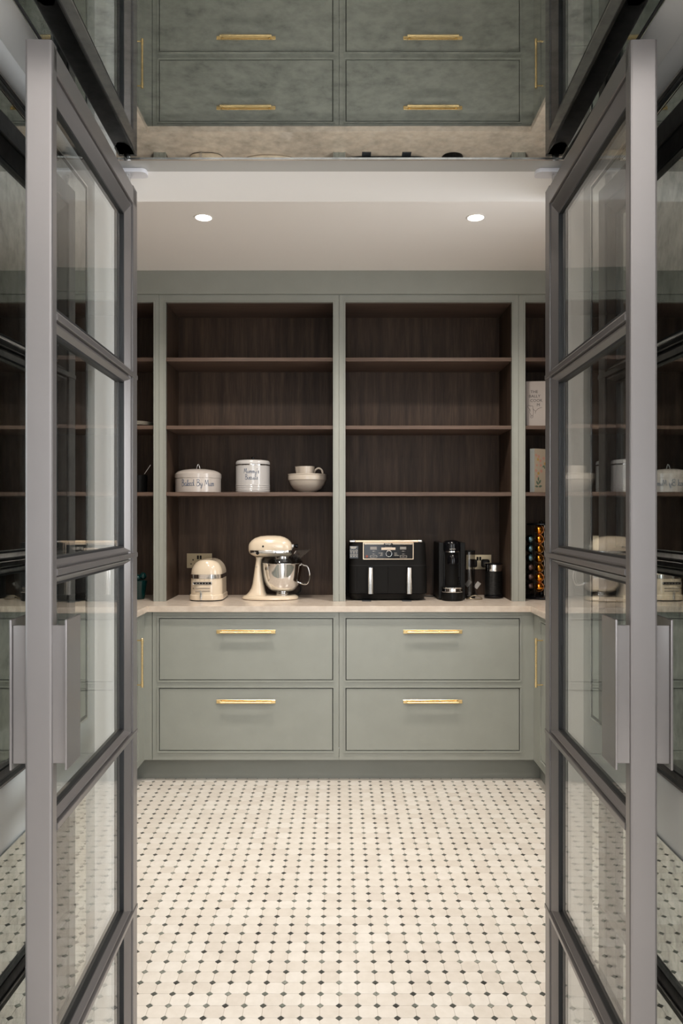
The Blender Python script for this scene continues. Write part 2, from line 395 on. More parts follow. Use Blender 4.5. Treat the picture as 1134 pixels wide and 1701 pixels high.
def side_mirror(sx, z0, z1, label, trims):
    t = thing('side_mirror', label, 'mirror', (sx*RX, 1.33, z0), group='antiqued mirrors on the doorway sides')
    def bx(nm, d0, d1, y0, y1, za, zb, m):
        a, b = sorted((sx*(RX-d0), sx*(RX-d1))); MB().box(a, b, y0, y1, za, zb).build(nm, m, t, smooth=False, world=True)
    bx('mirror_glass', .0005, .004, FY0+.01, MY, z0, z1, 'antique_v')
    if trims:
        bx('edge_trim', .0005, .005, FY0+.01, MY+.003, z1, z1+.005, 'black_gap'); bx('edge_bead', .0005, .006, FY0+.01, MY+.006, z1+.005, z1+.009, 'steel_trim')
        bx('edge_trim', .0005, .005, FY0+.01, MY+.003, z0-.005, z0, 'black_gap'); bx('edge_bead', .0005, .006, FY0+.01, MY+.006, z0-.009, z0-.005, 'steel_trim')
        bx('edge_trim', .0005, .005, MY, MY+.003, z0, z1, 'black_gap'); bx('edge_bead', .0005, .006, MY+.003, MY+.006, z0-.005, z1+.005, 'steel_trim')
for sx, nm in ((-1, 'left'), (1, 'right')):
    side_mirror(sx, .9705, 2.086, 'tall antiqued mirror panel behind the %s glass door, above the plain band' % nm, True)
    side_mirror(sx, .012, .852, 'low antiqued mirror panel behind the %s glass door, reflecting floor tiles' % nm, False)

# ------------------------------------------------------------------ glazed metal doors
TD, LD = .041, .552
ZB, ZT = .012, H+.7156
MZ = [H+.3038, H-.0883, H-.4791, H-.8672]
def make_door(label, loc, rz, handle_label):
    t = thing('glazed_door', label, 'door', loc, rz, 'pair of open glazed doors')
    h = TD/2; r = .004
    def stile_profile(e, f, b):      # outer edge at 0, flat flange to f, bead down to b
        return [(0, -h+r), (r*.3, -h+r*.3), (r, -h), (f-.0015, -h), (f, -h+.0015), (f, -h+.006), (f+.003, -h+.006), (f+.004, -h+.0035), (f+.008, -h+.0045), (b, -.0075), (b, .0075), (f+.008, h-.0045), (f+.004, h-.0035), (f+.003, h-.006), (f, h-.006), (f, h-.0015), (f-.0015, h), (r, h), (r*.3, h-r*.3), (0, h-r)]
    MB().prism(stile_profile(0, .040, .066), lambda p, q, z: (p, q, z), ZB, ZT).build('stile', 'frame', t, angle=15)
    MB().prism(stile_profile(0, .022, .046), lambda p, q, z: (LD-p, q, z), ZB, ZT).build('stile', 'frame', t, angle=15)
    MB().prism(stile_profile(0, .040, .070), lambda p, q, x: (x, q, ZT-p), .010, LD-.010).build('rail', 'frame', t, angle=15)
    MB().prism(stile_profile(0, .075, .105), lambda p, q, x: (x, q, ZB+p), .010, LD-.010).build('rail', 'frame', t, angle=15)
    half = [(-.018, -.0075), (-.011, -h+.0045), (-.0085, -h+.0035), (-.0078, -h+.007), (-.005, -h+.007), (-.005, -h-.0005), (-.0042, -h-.0015)]
    mp = half + [(-p, q) for p, q in half[::-1]]; mp = mp + [(p, -q) for p, q in mp[::-1]]
    for z in MZ: MB().prism(mp, lambda p, q, x: (x, q, z+p), .003, LD-.0215).build('muntin', 'frame', t, angle=15)
    edges = [ZB+.105] + [z for z in MZ[::-1]] + [ZT-.070]
    for a, b in zip(edges, edges[1:]):
        a2 = a+.018 if a in MZ else a; b2 = b-.018 if b in MZ else b
        g = MB().box(.060, LD-.040, -.003, .003, a2-.004, b2+.004).build('glass_pane', 'glass', t, smooth=False)
        MB().plate(.0655, LD-.0455, a2-.0005, b2+.0005, [(.0695, LD-.0495, a2+.004, b2-.004)], -.0075, .0075).build('gasket', 'gasket', g, smooth=False)
    for s in (-1, 1):
        hd = thing_part('pull_handle', t)
        v0, v1 = h-.002, h+.019
        a, b = sorted((s*v0, s*v1)); MB().box(LD-.009, LD-.004, a, b, 1.0188, 1.228, .0008, 1).build('web_plate', 'handle_metal', hd)
        a, b = sorted((s*v1, s*(v1+.0035))); MB().box(LD-.066, LD+.001, a, b, 1.0101, 1.237, .0010, 2).build('grip_plate', 'handle_metal', hd)
    return t
def thing_part(name, parent):
    o = bpy.data.objects.new(name, None); COL.objects.link(o); o.parent = parent; o.empty_display_size = .03; return o
for (hx, lx, nm) in ((-.4688, -.4526, 'left'), (.4782, .4590, 'right')):
    rz = math.atan2(1.156-1.708, lx-hx)
    make_door('grey metal framed glass door standing open on the %s, five panes and pull handle' % nm, (hx, 1.708, 0), rz, nm)
for sx, cx in ((-1, -.4688), (1, .4782)):
    t = thing('pivot_bracket', 'pale rounded pivot cover on the doorway head over the %s door' % ('left' if sx < 0 else 'right'), 'bracket', (cx, 1.708, SOF))
    ring = lambda z: rrect(.045, .017, .012, z, 5, cx, 1.699)
    MB().rings([ring(SOF-.009), ring(SOF-.0005)]).build('cover', 'pivot', t, world=True)
    MB().lathe([(.008, ZT-.002), (.008, SOF-.008)], (cx, 1.699, 0), 12).build('pivot_pin', 'steel_trim', t, world=True)

# ------------------------------------------------------------------ cabinets (built facing -Y in their own frame, front plane y = 0)
ZP, ZW = .115, .89               # plinth top, carcass top
def bar_handle(parent, x, z, y):
    p = MB().box(x-.154, x+.154, y-.004, y, z-.0095, z+.0095, .0008, 1).build('handle', 'brass', parent)
    for s in (-1, 1):
        MB().lathe([(.0045, 0), (.0045, .021)], (x+s*.122, y-.002, z), 12, (0, -1, 0)).build('post', 'brass', p)
        MB().lathe([(.003, 0), (.003, .0025)], (x+s*.145, y-.0035, z), 10, (0, -1, 0)).build('screw', 'brass', p)
    MB().lathe([(.0055, -.134), (.0062, -.132), (.0062, -.108), (.0055, -.107), (.0055, .107), (.0062, .108), (.0062, .132), (.0055, .134)], (x, y-.022, z), 20, (1, 0, 0)).build('bar', 'knurl', p)
def t_handle(parent, x, z0, z1, y):
    p = MB().lathe([(.0058, z0), (.0068, z0+.001), (.0068, z0+.028), (.0055, z0+.029), (.0055, z1-.029), (.0068, z1-.028), (.0068, z1-.001), (.0058, z1)], (x, y-.034, 0), 20).build('handle', 'knurl', parent)
    for z in (z0+.012, z1-.012): MB().lathe([(.0035, 0), (.0035, .03), ], (x, y, z), 10, (0, -1, 0)).build('post', 'brass', p)
def base_unit(label, loc, rz, w, kind, mar=(.033, .033), hx=None, group=None):
    t = thing('base_cabinet', label, 'cabinet', loc, rz, group)
    y = 0
    m0, m1 = mar
    hs = [(m0, w-m1, .1615, .490), (m0, w-m1, .5308, .8545)] if kind == 'drawers' else [(m0, w-m1, .1615, .8545)]
    g = .001
    MB().plate(g, w-g, ZP, ZW-.001, hs, y, y+.022).build('face_frame', 'sage', t, smooth=False)
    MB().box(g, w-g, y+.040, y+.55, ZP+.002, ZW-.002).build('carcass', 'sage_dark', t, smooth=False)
    MB().plate(g, w-g, ZP, ZW-.001, [(a-.03, b+.03, c-.03, d+.03) for a, b, c, d in ([(m0+.03, w-m1-.03, .1915, .8245)])], y+.022, y+.040).build('inner_frame', 'black_gap', t, smooth=False)
    for (a, b, c, d) in hs:
        MB().ring_frame(a-.009, b+.009, c-.009, d+.009, .006, y-.0045, y).build('bead', 'sage', t, smooth=False)
        MB().plate(a+.0002, b-.0002, c+.0002, d-.0002, [(a+.006, b-.006, c+.006, d-.006)], y+.012, y+.0215).build('gap_shade', 'black_gap', t, smooth=False)  # black ring that paints in the shade of the gap round the front
        f = MB().box(a+.0038, b-.0038, y+.0005, y+.0115, c+.0038, d-.0038, .0008, 1).build('drawer' if kind == 'drawers' else 'door', 'sage', t)
        if kind == 'drawers': bar_handle(f, (a+b)/2+ .0, d-.0705, y+.0005)
        elif hx is not None: t_handle(f, hx, .534, .780, y+.0005)
    return t
FYB = 4.01
base_unit('sage green drawer cabinet left of the centre seam, two wide drawers with brass bar handles', (-.974, FYB, 0), 0, .974, 'drawers', (.034, .0315))
base_unit('sage green drawer cabinet right of the centre seam, two wide drawers with brass bar handles', (0, FYB, 0), 0, .977, 'drawers', (.034, .034))
for sx in (-1, 1):
    nm = 'left' if sx < 0 else 'right'
    a, b = sorted((sx*.976, sx*1.015)); t = MB().box(a, b, FYB, FYB+.02, ZP, ZW-.001).build('filler_strip', 'sage', smooth=False)
    tag(t, 'narrow sage green corner strip at the %s end of the drawer fronts' % nm, 'panel')
    ys = [1.95, 2.60, 3.25, 3.90]
    for k in range(3):
        # face looks toward the aisle: left run rotated so local -Y points to +X
        if sx < 0: loc, rz, hx = (-1.015, ys[k], 0), PI/2, .58
        else: loc, rz, hx = (1.015, ys[k]+.65, 0), -PI/2, .07
        where = ['nearest the doorway', 'in the middle', 'next to the drawers'][k]
        base_unit('sage green single door cabinet of the %s run, %s' % (nm, where), loc, rz, .65, 'door', (.04, .04), hx, 'door cabinets along the side walls')
    a, b = sorted((sx*1.015, sx*1.035)); tag(MB().box(a, b, 3.901, FYB, ZP, ZW-.001).build('filler_strip', 'sage', smooth=False), 'sage green corner strip on the %s side run beside the last door' % nm, 'panel')
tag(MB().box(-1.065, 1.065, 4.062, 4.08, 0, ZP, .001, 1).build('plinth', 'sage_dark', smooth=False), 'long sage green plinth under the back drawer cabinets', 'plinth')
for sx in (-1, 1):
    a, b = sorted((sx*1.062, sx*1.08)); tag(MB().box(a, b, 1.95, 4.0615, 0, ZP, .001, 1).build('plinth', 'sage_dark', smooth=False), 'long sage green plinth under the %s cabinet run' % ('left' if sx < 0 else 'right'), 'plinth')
# worktop: one continuous U
WX = .994
poly = [(-PX, FY2+.05), (-WX, FY2+.05), (-WX, 3.987), (WX, 3.987), (WX, FY2+.05), (PX, FY2+.05), (PX, BY), (-PX, BY)]
mb = MB(); bot = [mb.bm.verts.new((x, y, ZW)) for x, y in poly]; top = [mb.bm.verts.new((x, y, .92)) for x, y in poly]
# split in convex pieces through shared verts
for ring in (bot, top):
    mb.face([ring[0], ring[1], ring[2], ring[7]]); mb.face([ring[2], ring[3], ring[6], ring[7]]); mb.face([ring[3], ring[4], ring[5], ring[6]])
for i in range(8): mb.face([bot[i], bot[(i+1) % 8], top[(i+1) % 8], top[i]])
es = [e for e in mb.bm.edges if all(v in top for v in e.verts) and len(e.link_faces) == 2 and any(abs(f.normal.z) < .5 for f in e.link_faces)]
mb.bm.normal_update()
es = [e for e in mb.bm.edges if all(v in top for v in e.verts) and any(not all(v in top for v in f.verts) for f in e.link_faces)]
bmesh.ops.bevel(mb.bm, geom=es, offset=.002, segments=2, affect='EDGES')
tag(mb.build('worktop', 'quartz'), 'cream stone worktop running in a U over the base cabinets', 'worktop')

# open shelf units standing on the worktop
UY, UD, UT, UO = 4.21, .338, 2.601, 2.560
SH = [(1.498, 1.519), (1.865, 1.885), (2.238, 2.259)]
def shelf_unit(label, loc, rz, w, m0, m1, group='open shelf units above the worktop', walls=(1, 1), depth=UD):
    t = thing('shelf_unit', label, 'shelves', loc, rz, group)
    g = .0008; zb, z0 = .001, 0
    off = .9205
    MB().plate(g, w-g, 0, UT-off, [(m0, w-m1, 0, UO-off)], 0, .022).build('face_frame', 'sage', t, smooth=False)
    mb = MB().plate(m0-.007, w-m1+.007, 0, UO-off+.007, [(m0, w-m1, 0, UO-off)], -.0035, 0); mb.build('bead', 'sage', t, smooth=False)
    mb = MB().plate(m0-.0095, w-m1+.0095, 0, UO-off+.0095, [(m0-.007, w-m1+.007, 0, UO-off+.007)], -.0004, 0); mb.build('groove_shade', 'sage_dark', t, smooth=False)  # shade of a groove painted as a flat darker strip, nothing is cut
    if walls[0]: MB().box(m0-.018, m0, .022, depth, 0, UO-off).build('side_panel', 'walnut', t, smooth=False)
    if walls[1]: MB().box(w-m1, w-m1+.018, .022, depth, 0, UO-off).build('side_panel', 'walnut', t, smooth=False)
    MB().box(m0-.018, w-m1+.018, .022, depth+.018, UO-off, UO-off+.018).build('top_panel', 'walnut_lit', t, smooth=False)
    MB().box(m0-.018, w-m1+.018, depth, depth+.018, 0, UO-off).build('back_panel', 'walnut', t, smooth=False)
    for a, b in SH:
        MB().box(m0+.0003, w-m1-.0003, .012, depth-.0003, a-off, b-off, .0008, 1).build('shelf', 'walnut_lit', t, smooth=False)
    return t
shelf_unit('wide open dark wood shelf unit left of centre, holding tins, toaster and mixer', (-.9865, UY, .9205), 0, .9865, .0365, .033)
shelf_unit('wide open dark wood shelf unit right of centre, empty shelves above the air fryer', (0, UY, .9205), 0, .983, .0346, .036)
shelf_unit('narrow corner shelf unit at far left, dark inside with plates and teal pot', (-1.645, UY, .9205), 0, .6585, .03, .0295)
shelf_unit('narrow corner shelf unit at far right with books and coffee capsules', (.983, UY, .9205), 0, .662, .0365, .03)
for sx in (-1, 1):
    nm = 'left' if sx < 0 else 'right'
    for k, (y0, wh) in enumerate(((1.93, 'nearest the doorway'), (3.06, 'beside the corner'))):
        if sx > 0 and k == 0: continue      # the window is here
        loc, rz = ((-1.30, y0, .9205), PI/2) if sx < 0 else ((1.30, y0+1.13, .9205), -PI/2)
        shelf_unit('open dark shelf unit on the %s side wall, %s' % (nm, wh), loc, rz, 1.13, .034, .034)
t = MB().box(-PX+.003, PX-.003, UY-.012, UY+.01, UT+.001, CZ-.001).build('cornice_panel', 'sage', smooth=False); tag(t, 'long plain sage green panel between back shelf units and ceiling', 'panel')
for sx in (-1, 1):
    a, b = sorted((sx*1.288, sx*1.31)); tag(MB().box(a, b, FY2+.02 if sx < 0 else 3.06, UY-.013, UT+.001, CZ-.001).build('cornice_panel', 'sage', smooth=False), 'plain sage green panel above the %s side shelf units' % ('left' if sx < 0 else 'right'), 'panel')

# ------------------------------------------------------------------ downlights
for k, (x, y) in enumerate(DOWN):
    lab = ['round recessed ceiling downlight above the left drawers', 'round recessed ceiling downlight above the right drawers', 'recessed ceiling downlight near the doorway on the left', 'recessed ceiling downlight near the doorway on the right'][k]
    t = thing('downlight', lab, 'light', (x, y, CZ), 0, 'recessed pantry downlights')
    MB().lathe([(.036, -.0005), (.036, -.003), (.0415, -.003), (.043, -.0005)], (0, 0, 0), 32).build('trim_ring', 'lamp_trim', t)
    MB().lathe([(.0355, -.0035), (.0355, -.001)], (0, 0, 0), 32).build('lens', 'lampglow', t)
    d = bpy.data.lights.new('downlight_beam', 'SPOT'); d.energy = 100 if k < 2 else 58; d.color = WARM; d.spot_size = math.radians(146); d.spot_blend = .9; d.shadow_soft_size = .075
    o = bpy.data.objects.new('downlight_beam', d); COL.objects.link(o); o.parent = t; o.location = (0, 0, -.012)

# ------------------------------------------------------------------ sockets
def socket(label, x0, z0, plugs, cat='socket'):
    y = UY+UD
    t = thing('wall_socket', label, cat, (x0, y, z0))
    p = MB().box(0, .148, -.006, -.0005, 0, .086, .001, 2).build('face_plate', 'nickel', t)
    for cx in (.037, .111):
        for (dx, dz, w, h) in ((0, .012, .0035, .0045), (-.0115, -.012, .0045, .003), (.0115, -.012, .0045, .003)):
            MB().box(cx+dx-w, cx+dx+w, -.0072, -.0062, .036+dz-h, .036+dz+h, .0008, 1).build('pin_hole', 'rubber', t)
    for cx in (.066, .082): MB().box(cx-.0055, cx+.0055, -.0095, -.006, .052, .074, .001, 1).build('rocker_switch', 'black', t)
    return t
socket('brushed metal double socket on the back panel behind the cream toaster', -.900, 1.080, 0)
socket('brushed metal double socket on the back panel behind the milk frother', .752, 1.072, 0)
def plug(x, z, label):
    y = UY+UD-.0075
    t = thing('mains_plug', label, 'plug', (x, y, z))
    MB().rings([rrect(.024, .024, .012, 0), rrect(.024, .024, .012, .016), rrect(.019, .019, .012, .026), rrect(.012, .012, .010, .031)]).build('plug_body', 'rubber', t).rotation_euler = (PI/2, 0, 0)
plug(.789, 1.108, 'black plug seen through the clear water tank'); plug(.863, 1.108, 'black plug just above the frother lid')
def cable(label, pts, r, m='rubber'):
    tag(MB().tube(smooth_line(pts, 6), r, 8).build('power_cable', m), label, 'cable')
CT = .92
cable('black cable curling on the worktop behind the toaster', [(-.863, 4.530, 1.085), (-.862, 4.51, 1.03), (-.846, 4.50, .98), (-.870, 4.49, .94), (-.86, 4.47, .9245), (-.80, 4.49, .9245)], .0035)
cable('black cable looping out behind the mixer bowl', [(-.33, 4.49, .9245), (-.29, 4.515, .9245), (-.235, 4.525, .935), (-.225, 4.53, .965), (-.245, 4.53, .99), (-.265, 4.535, 1.0)], .0035)
cable('black cable lying on the worktop between fryer and coffee machine', [(.47, 4.50, .9245), (.505, 4.45, .9245), (.54, 4.44, .9245), (.555, 4.49, .9245)], .0035)
cable('thin coiled cable on the worktop by the frother base', [(.715, 4.315, .9235), (.735, 4.325, .930), (.760, 4.328, .940), (.785, 4.32, .936), (.800, 4.30, .9235), (.765, 4.285, .9235), (.730, 4.285, .928), (.712, 4.30, .9235)], .0025, 'nickel')

# ------------------------------------------------------------------ toaster
def toaster():
    cx, cy = -.7356, 4.345
    t = thing('toaster', 'cream domed toaster with chrome band at the left of the worktop', 'toaster', (cx, cy, CT))
    R = lambda hx, hy, r, z: rrect(hx, hy, min(hx*.97, r*2.1), z, 8)
    MB().rings([R(.093, .139, .03, .006), R(.0945, .1405, .03, .010), R(.094, .140, .03, .030), R(.090, .136, .03, .036)]).build('base', 'cream', t)
    MB().rings([R(.090, .136, .03, .0005), R(.090, .136, .03, .0065)]).build('foot_rim', 'rubber', t)
    rg = [R(.0885, .134, .03, .034), R(.0885, .134, .03, .06), R(.087, .132, .03, .147)]
    for i in range(1, 12):
        a = PI/2*i/12; c = math.cos(a); rg.append(R(max(.087*c**.72, .012), .132 - .040*(1-c**.8), max(min(.03, .087*c**.72*.95), .010), .147 + .079*math.sin(a)))
    MB().rings(rg).build('body', 'cream', t)
    MB().rings([R(.0893, .1345, .03, .124), R(.0893, .1345, .03, .146)], cap=True).build('chrome_band', 'chrome', t)
    MB().box(-.002, .034, -.075, .085, .214, .2235, .003, 2).build('slot_plate', 'chrome', t)
    MB().box(.004, .011, -.068, .078, .220, .2242).build('bread_slot', 'rubber', t); MB().box(.019, .026, -.068, .078, .220, .2242).build('bread_slot', 'rubber', t)
    y = -.1345
    f = lambda hx, hz, cxx, cz, m, nm, d=.002: MB().box(cxx-hx, cxx+hx, y-d, y+.003, cz-hz, cz+hz, min(hz, hx)*.6, 3).build(nm, m, t)
    f(.052, .0078, -.013, .099, 'chrome', 'control_surround'); f(.049, .0058, -.013, .099, 'black_gloss', 'control_panel', .003)
    for k in range(5): f(.0035, .0022, -.045+k*.016, .099, 'chrome', 'control_button', .0045)
    f(.041, .0022, -.013, .072, 'dim_text', 'slot_line'); f(.041, .0022, -.013, .0565, 'dim_text', 'lever_slot'); f(.004, .002, -.062, .072, 'rubber', 'indicator')
    MB().lathe([(.0065, -.001), (.0065, .014), (.004, .018)], (-.020, y, .0545), 16, (0, -1, 0)).build('lever_knob', 'chrome', t)
    MB().box(-.026, -.014, y-.014, y-.008, .007, .053, .003, 3).build('lever', 'chrome', t)
    for k, x in enumerate((-.052, -.028, -.003, .025)): f(.0025, .0015, x, .116, 'dim_text', 'printed_mark', .0004)
toaster()

# ------------------------------------------------------------------ stand mixer
def mixer():
    K = 2577.
    cx, cy = -.3203, 4.335
    t = thing('stand_mixer', 'cream stand mixer with polished steel bowl under the tins', 'mixer', (cx, cy, CT))
    X = lambda c: (c-640)/K
    Z = lambda c: (1008-c)/K
    def ell(x0, x1, hy, z, n=2.4, k=40): return [Vector(((x0+x1)/2+a, b, z)) for a, b in sup((x1-x0)/2, hy, n, k)]
    MB().rings([ell(X(66), X(868), .098, .002), ell(X(58), X(876), .102, .006), ell(X(60), X(874), .101, .014), ell(X(85), X(850), .090, .022), ell(X(130), X(810), .075, .026)]).build('base', 'cream', t)
    MB().rings([ell(X(72), X(862), .096, 0), ell(X(72), X(862), .096, .003)]).build('foot_rim', 'rubber', t)
    col = [(985, 75, 440, .072), (960, 95, 425, .070), (930, 130, 408, .066), (890, 165, 396, .062), (840, 192, 386, .058), (780, 208, 376, .054), (700, 220, 364, .050), (600, 236, 352, .047), (500, 250, 346, .046), (430, 258, 350, .048), (395, 250, 380, .050)]
    MB().rings([ell(X(a), X(b), hy, Z(z)) for z, a, b, hy in col]).build('column', 'cream', t)
    hd = [(156, 225, 300, .020), (160, 205, 325, .036), (175, 180, 352, .048), (205, 148, 374, .058), (250, 118, 394, .066), (330, 93, 402, .071), (430, 85, 404, .073), (540, 85, 404, .073), (620, 92, 402, .072), (680, 112, 398, .069), (725, 138, 392, .064), (757, 168, 384, .056), (776, 198, 370, .046), (786, 225, 350, .034)]
    rg = []
    for x, zt, zb, hy in hd:
        mid = Z((zt+zb)/2); hz = (zb-zt)/2/K
        rg.append([Vector((X(x), a, mid+b)) for a, b in sup(hy, hz, 2.5, 36)])
    MB().rings(rg).build('motor_head', 'cream', t)
    rg = [[Vector((X(x), a, Z(317)+b)) for a, b in sup(hy, 27/K, 8, 36)] for x, hy in ((186, .0530), (205, .0600), (250, .0672), (330, .0722), (430, .0742), (540, .0742), (620, .0735), (680, .0708), (725, .066), (757, .059), (780, .050), (792, .036))]
    MB().rings(rg).build('chrome_band', 'chrome', t)
    MB().lathe([(.018, 0), (.018, .012), (.014, .014)], (X(775), 0, Z(238)), 20, (1, 0, 0)).build('hub_cover', 'chrome', t)
    MB().lathe([(.006, 0), (.006, .010), (.011, .014), (.011, .024), (.008, .027)], (X(800), -.010, Z(236)), 16, (1, 0, 0)).build('hub_knob', 'black_gloss', t)
    MB().lathe([(.0088, 0), (.0088, .010), (.007, .012)], (X(300), -.066, Z(335)), 16, (0, -1, 0)).build('speed_knob', 'black_gloss', t)
    MB().lathe([(.0055, 0), (.0055, .004)], (X(378), -.070, Z(237)), 14, (0, -1, 0)).build('lock_pin', 'rubber', t)
    MB().lathe([(.0032, 0), (.0032, .004)], (X(280), -.044, Z(530)), 10, (0, -1, 0)).build('hinge_pin', 'chrome', t)
    MB().lathe([(.046, Z(470)), (.050, Z(420)), (.050, Z(385))], (X(640), 0, 0), 28).build('planetary_hub', 'chrome', t)
    MB().lathe([(.004, Z(760)), (.004, Z(440))], (X(640), 0, 0), 10).build('beater_shaft', 'chrome', t)
    r = lambda c: c/K
    prof = [(.046, Z(972)), (.050, Z(965)), (.046, Z(938)), (.036, Z(915)), (.040, Z(900)), (.062, Z(885)), (.080, Z(850)), (.094, Z(800)), (.103, Z(740)), (.109, Z(660)), (.113, Z(570)), (.1145, Z(490)), (.1175, Z(484)), (.1175, Z(478)), (.112, Z(480)), (.108, Z(560)), (.10, Z(700)), (.080, Z(830)), (.03, Z(880))]
    MB().lathe(prof, (X(640), 0, 0), 48).build('bowl', 'chrome', t)
    MB().tube(smooth_line([(X(925), -.02, Z(500)), (X(960), -.03, Z(515)), (X(1010), -.035, Z(535)), (X(1040), -.035, Z(640)), (X(1030), -.035, Z(730)), (X(1000), -.035, Z(780)), (X(950), -.03, Z(785)), (X(890), -.02, Z(765))], 5), .0045, 10).build('bowl_handle', 'chrome', t)
    MB().lathe([(.117, Z(476)), (.112, Z(455)), (.104, Z(425)), (.098, Z(405)), (.060, Z(404)), (.060, Z(407)), (.097, Z(408)), (.110, Z(457)), (.115, Z(474))], (X(640), 0, 0), 40).build('pouring_shield', 'clear_plastic', t)
    mb = MB(); a = [(X(770), -.035, Z(425)), (X(900), -.035, Z(425)), (X(1050), -.055, Z(290)), (X(845), -.055, Z(300))]
    b = [(x, -y_, z) for x, y_, z in a]
    va = [mb.bm.verts.new(p) for p in a]; vb = [mb.bm.verts.new(p) for p in b]
    mb.face(va); mb.face(vb); mb.face([va[1], va[2], vb[2], vb[1]]); mb.face([va[0], va[3], vb[3], vb[0]])
    bmesh.ops.solidify(mb.bm, geom=mb.bm.faces[:], thickness=.0015); mb.build('pouring_chute', 'clear_plastic', t, smooth=False)
    MB().tube([a[0], a[3]], .0018, 6).build('chute_edge', 'chrome', t)
mixer()

# ------------------------------------------------------------------ air fryer
def fryer():
    cx, y0 = .2687, 4.235
    t = thing('air_fryer', 'large black twin-drawer air fryer with two chrome handles', 'air fryer', (cx, y0, CT))
    hy = .135; K = 2290.
    Z = lambda c: (862-c)/K
    X = lambda c: (c-565)/K
    R = lambda hx, z, r=.045, ins=0: rrect(hx, hy-ins, r, z, 8, 0, hy)
    MB().rings([R(.196, .006, .05, .02), R(.205, .010, .05, .012), R(.215, Z(775), .048, .002)]).build('base', 'black', t)
    MB().rings([R(.2195, Z(770)), R(.2195, Z(600)), R(.2175, Z(418))]).build('lower_body', 'black_matte', t)
    MB().rings([R(.217, Z(412)), R(.214, Z(250)), R(.212, Z(140)), R(.206, Z(118), .045, .004), R(.19, Z(108), .045, .02)]).build('upper_body', 'black_matte', t)
    MB().rings([R(.2172, Z(419)), R(.2172, Z(411))]).build('seam', 'rubber', t)
    for s in (-1, 1):
        a, b = sorted((s*.0016, s*.170)); d = MB().box(a, b, -.003, .004, Z(762), Z(424), .001, 2).build('basket_front', 'black_matte', t)
        xx = X(345) if s < 0 else X(832)
        MB().rings([[Vector((xx+p*1.0, -.020+q, z)) for p, q in sup(.0145, .010, 3.2, 24)] for z in (Z(768), Z(762), Z(450), Z(440))]).build('handle', 'chrome', d)
        MB().box(xx-.014, xx+.014, -.024, 0, Z(440), Z(425), .002, 1).build('handle_mount', 'black_gloss', d)
    MB().box(X(150), X(950), -.002, .006, Z(124), Z(96), .004, 3).build('top_strip', 'champagne', t)
    for a, b in ((80, 160), (930, 1000)): MB().box(X(a), X(b), .002, .010, Z(122), Z(95), .005, 3).build('strip_end', 'chrome', t)
    # control panel
    p = MB().box(X(262), X(880), -.004, .004, Z(330), Z(126), .003, 2).build('control_panel', 'black_gloss', t)
    MB().ring_frame(X(252), X(888), Z(338), Z(124), .0036, -.0052, .002).build('panel_frame', 'champagne', p, smooth=False)
    bx = lambda nm, a, b, c, d, m, dep=.0006, bev=0: MB().box(X(a), X(b), -.0042-dep, -.0035, Z(d), Z(c), bev, 2).build(nm, m, p)
    bx('panel_line', 270, 515, 139, 147, 'champagne'); bx('panel_line', 625, 872, 139, 147, 'champagne')
    bx('display', 342, 424, 178, 215, 'screen', .0008); bx('display', 716, 796, 178, 212, 'screen', .0008)
    bx('display_bar', 482, 660, 188, 218, 'light_bar', .0014, .0006)
    MB().lathe([(.0153, 0), (.0153, .0140), (.0140, .0150)], (X(576), -.004, Z(265)), 28, (0, -1, 0)).build('dial', 'black_gloss', p)
    MB().lathe([(.0195, 0), (.0195, .008), (.0168, .0135), (.0155, .0128)], (X(576), -.004, Z(265)), 28, (0, -1, 0)).build('dial_ring', 'chrome', p)
    mb = MB(); P = lambda cx_, cz_: (lambda x, y, z: (X(cx_)+x, -.0046-z, Z(cz_)+y))
    mb.text('NINJA', .0125, P(568, 154)); mb.build('logo_print', 'silver_text', p, smooth=False)
    mb = MB()
    mb.text('DUALZONE TECHNOLOGY', .0032, P(570, 184))
    for k, (l, r2) in enumerate((('MAX CRISP', 'ROAST'), ('BAKE', 'REHEAT'), ('AIR FRY', 'DEHYDRATE'))):
        mb.text(l, .0046, P(500, 262+k*15), 'RIGHT'); mb.text(r2, .0046, P(646, 262+k*15), 'LEFT')
    for xx in (384, 757):
        mb.text('-  TEMP  +', .0052, P(xx, 240)); mb.text('-  TIME  +', .0052, P(xx, 275))
    mb.text('1', .006, P(384, 308)); mb.text('2', .006, P(757, 308))
    mb.build('panel_print', 'silver_text', p, smooth=False)
    for a in (342, 718): MB().ring_frame(X(a), X(a+86), Z(315), Z(290), .0009, -.0049, -.0035).build('button_outline', 'silver_text', p, smooth=False)
    MB().lathe([(.0072, 0), (.0072, .0008)], (X(300), -.004, Z(300)), 18, (0, -1, 0)).build('power_button', 'red_print', p)
    # sticker with icons on the left shoulder
    s = MB().box(X(84), X(190), -.0008, .0035, Z(325), Z(168)).build('sticker', 'black_gloss', t, smooth=False)
    mb = MB()
    for k, (u, v) in enumerate(((90, 170), (96, 160))): mb.box(X(u), X(v), -.0014, -.0009, Z(186+k*14), Z(179+k*14))
    for k in range(2):
        for j in range(3):
            cxx, czz = X(102+j*34), Z(230+k*52)
            mb.tube([(cxx+.0048*math.cos(2*PI*i/12), -.0011, czz+.0055*math.sin(2*PI*i/12)) for i in range(12)], .0008, 4, closed=True)
            mb.box(cxx-.005, cxx+.005, -.0014, -.0009, czz-.0105, czz-.009)
    mb.build('sticker_print', 'silver_text', s, smooth=False)
    for a in (295, 800): MB().box(X(a)-.025, X(a)+.025, -.030, .06, .0003, .0035, .001, 1).build('slider_pad', 'slate', t)
fryer()

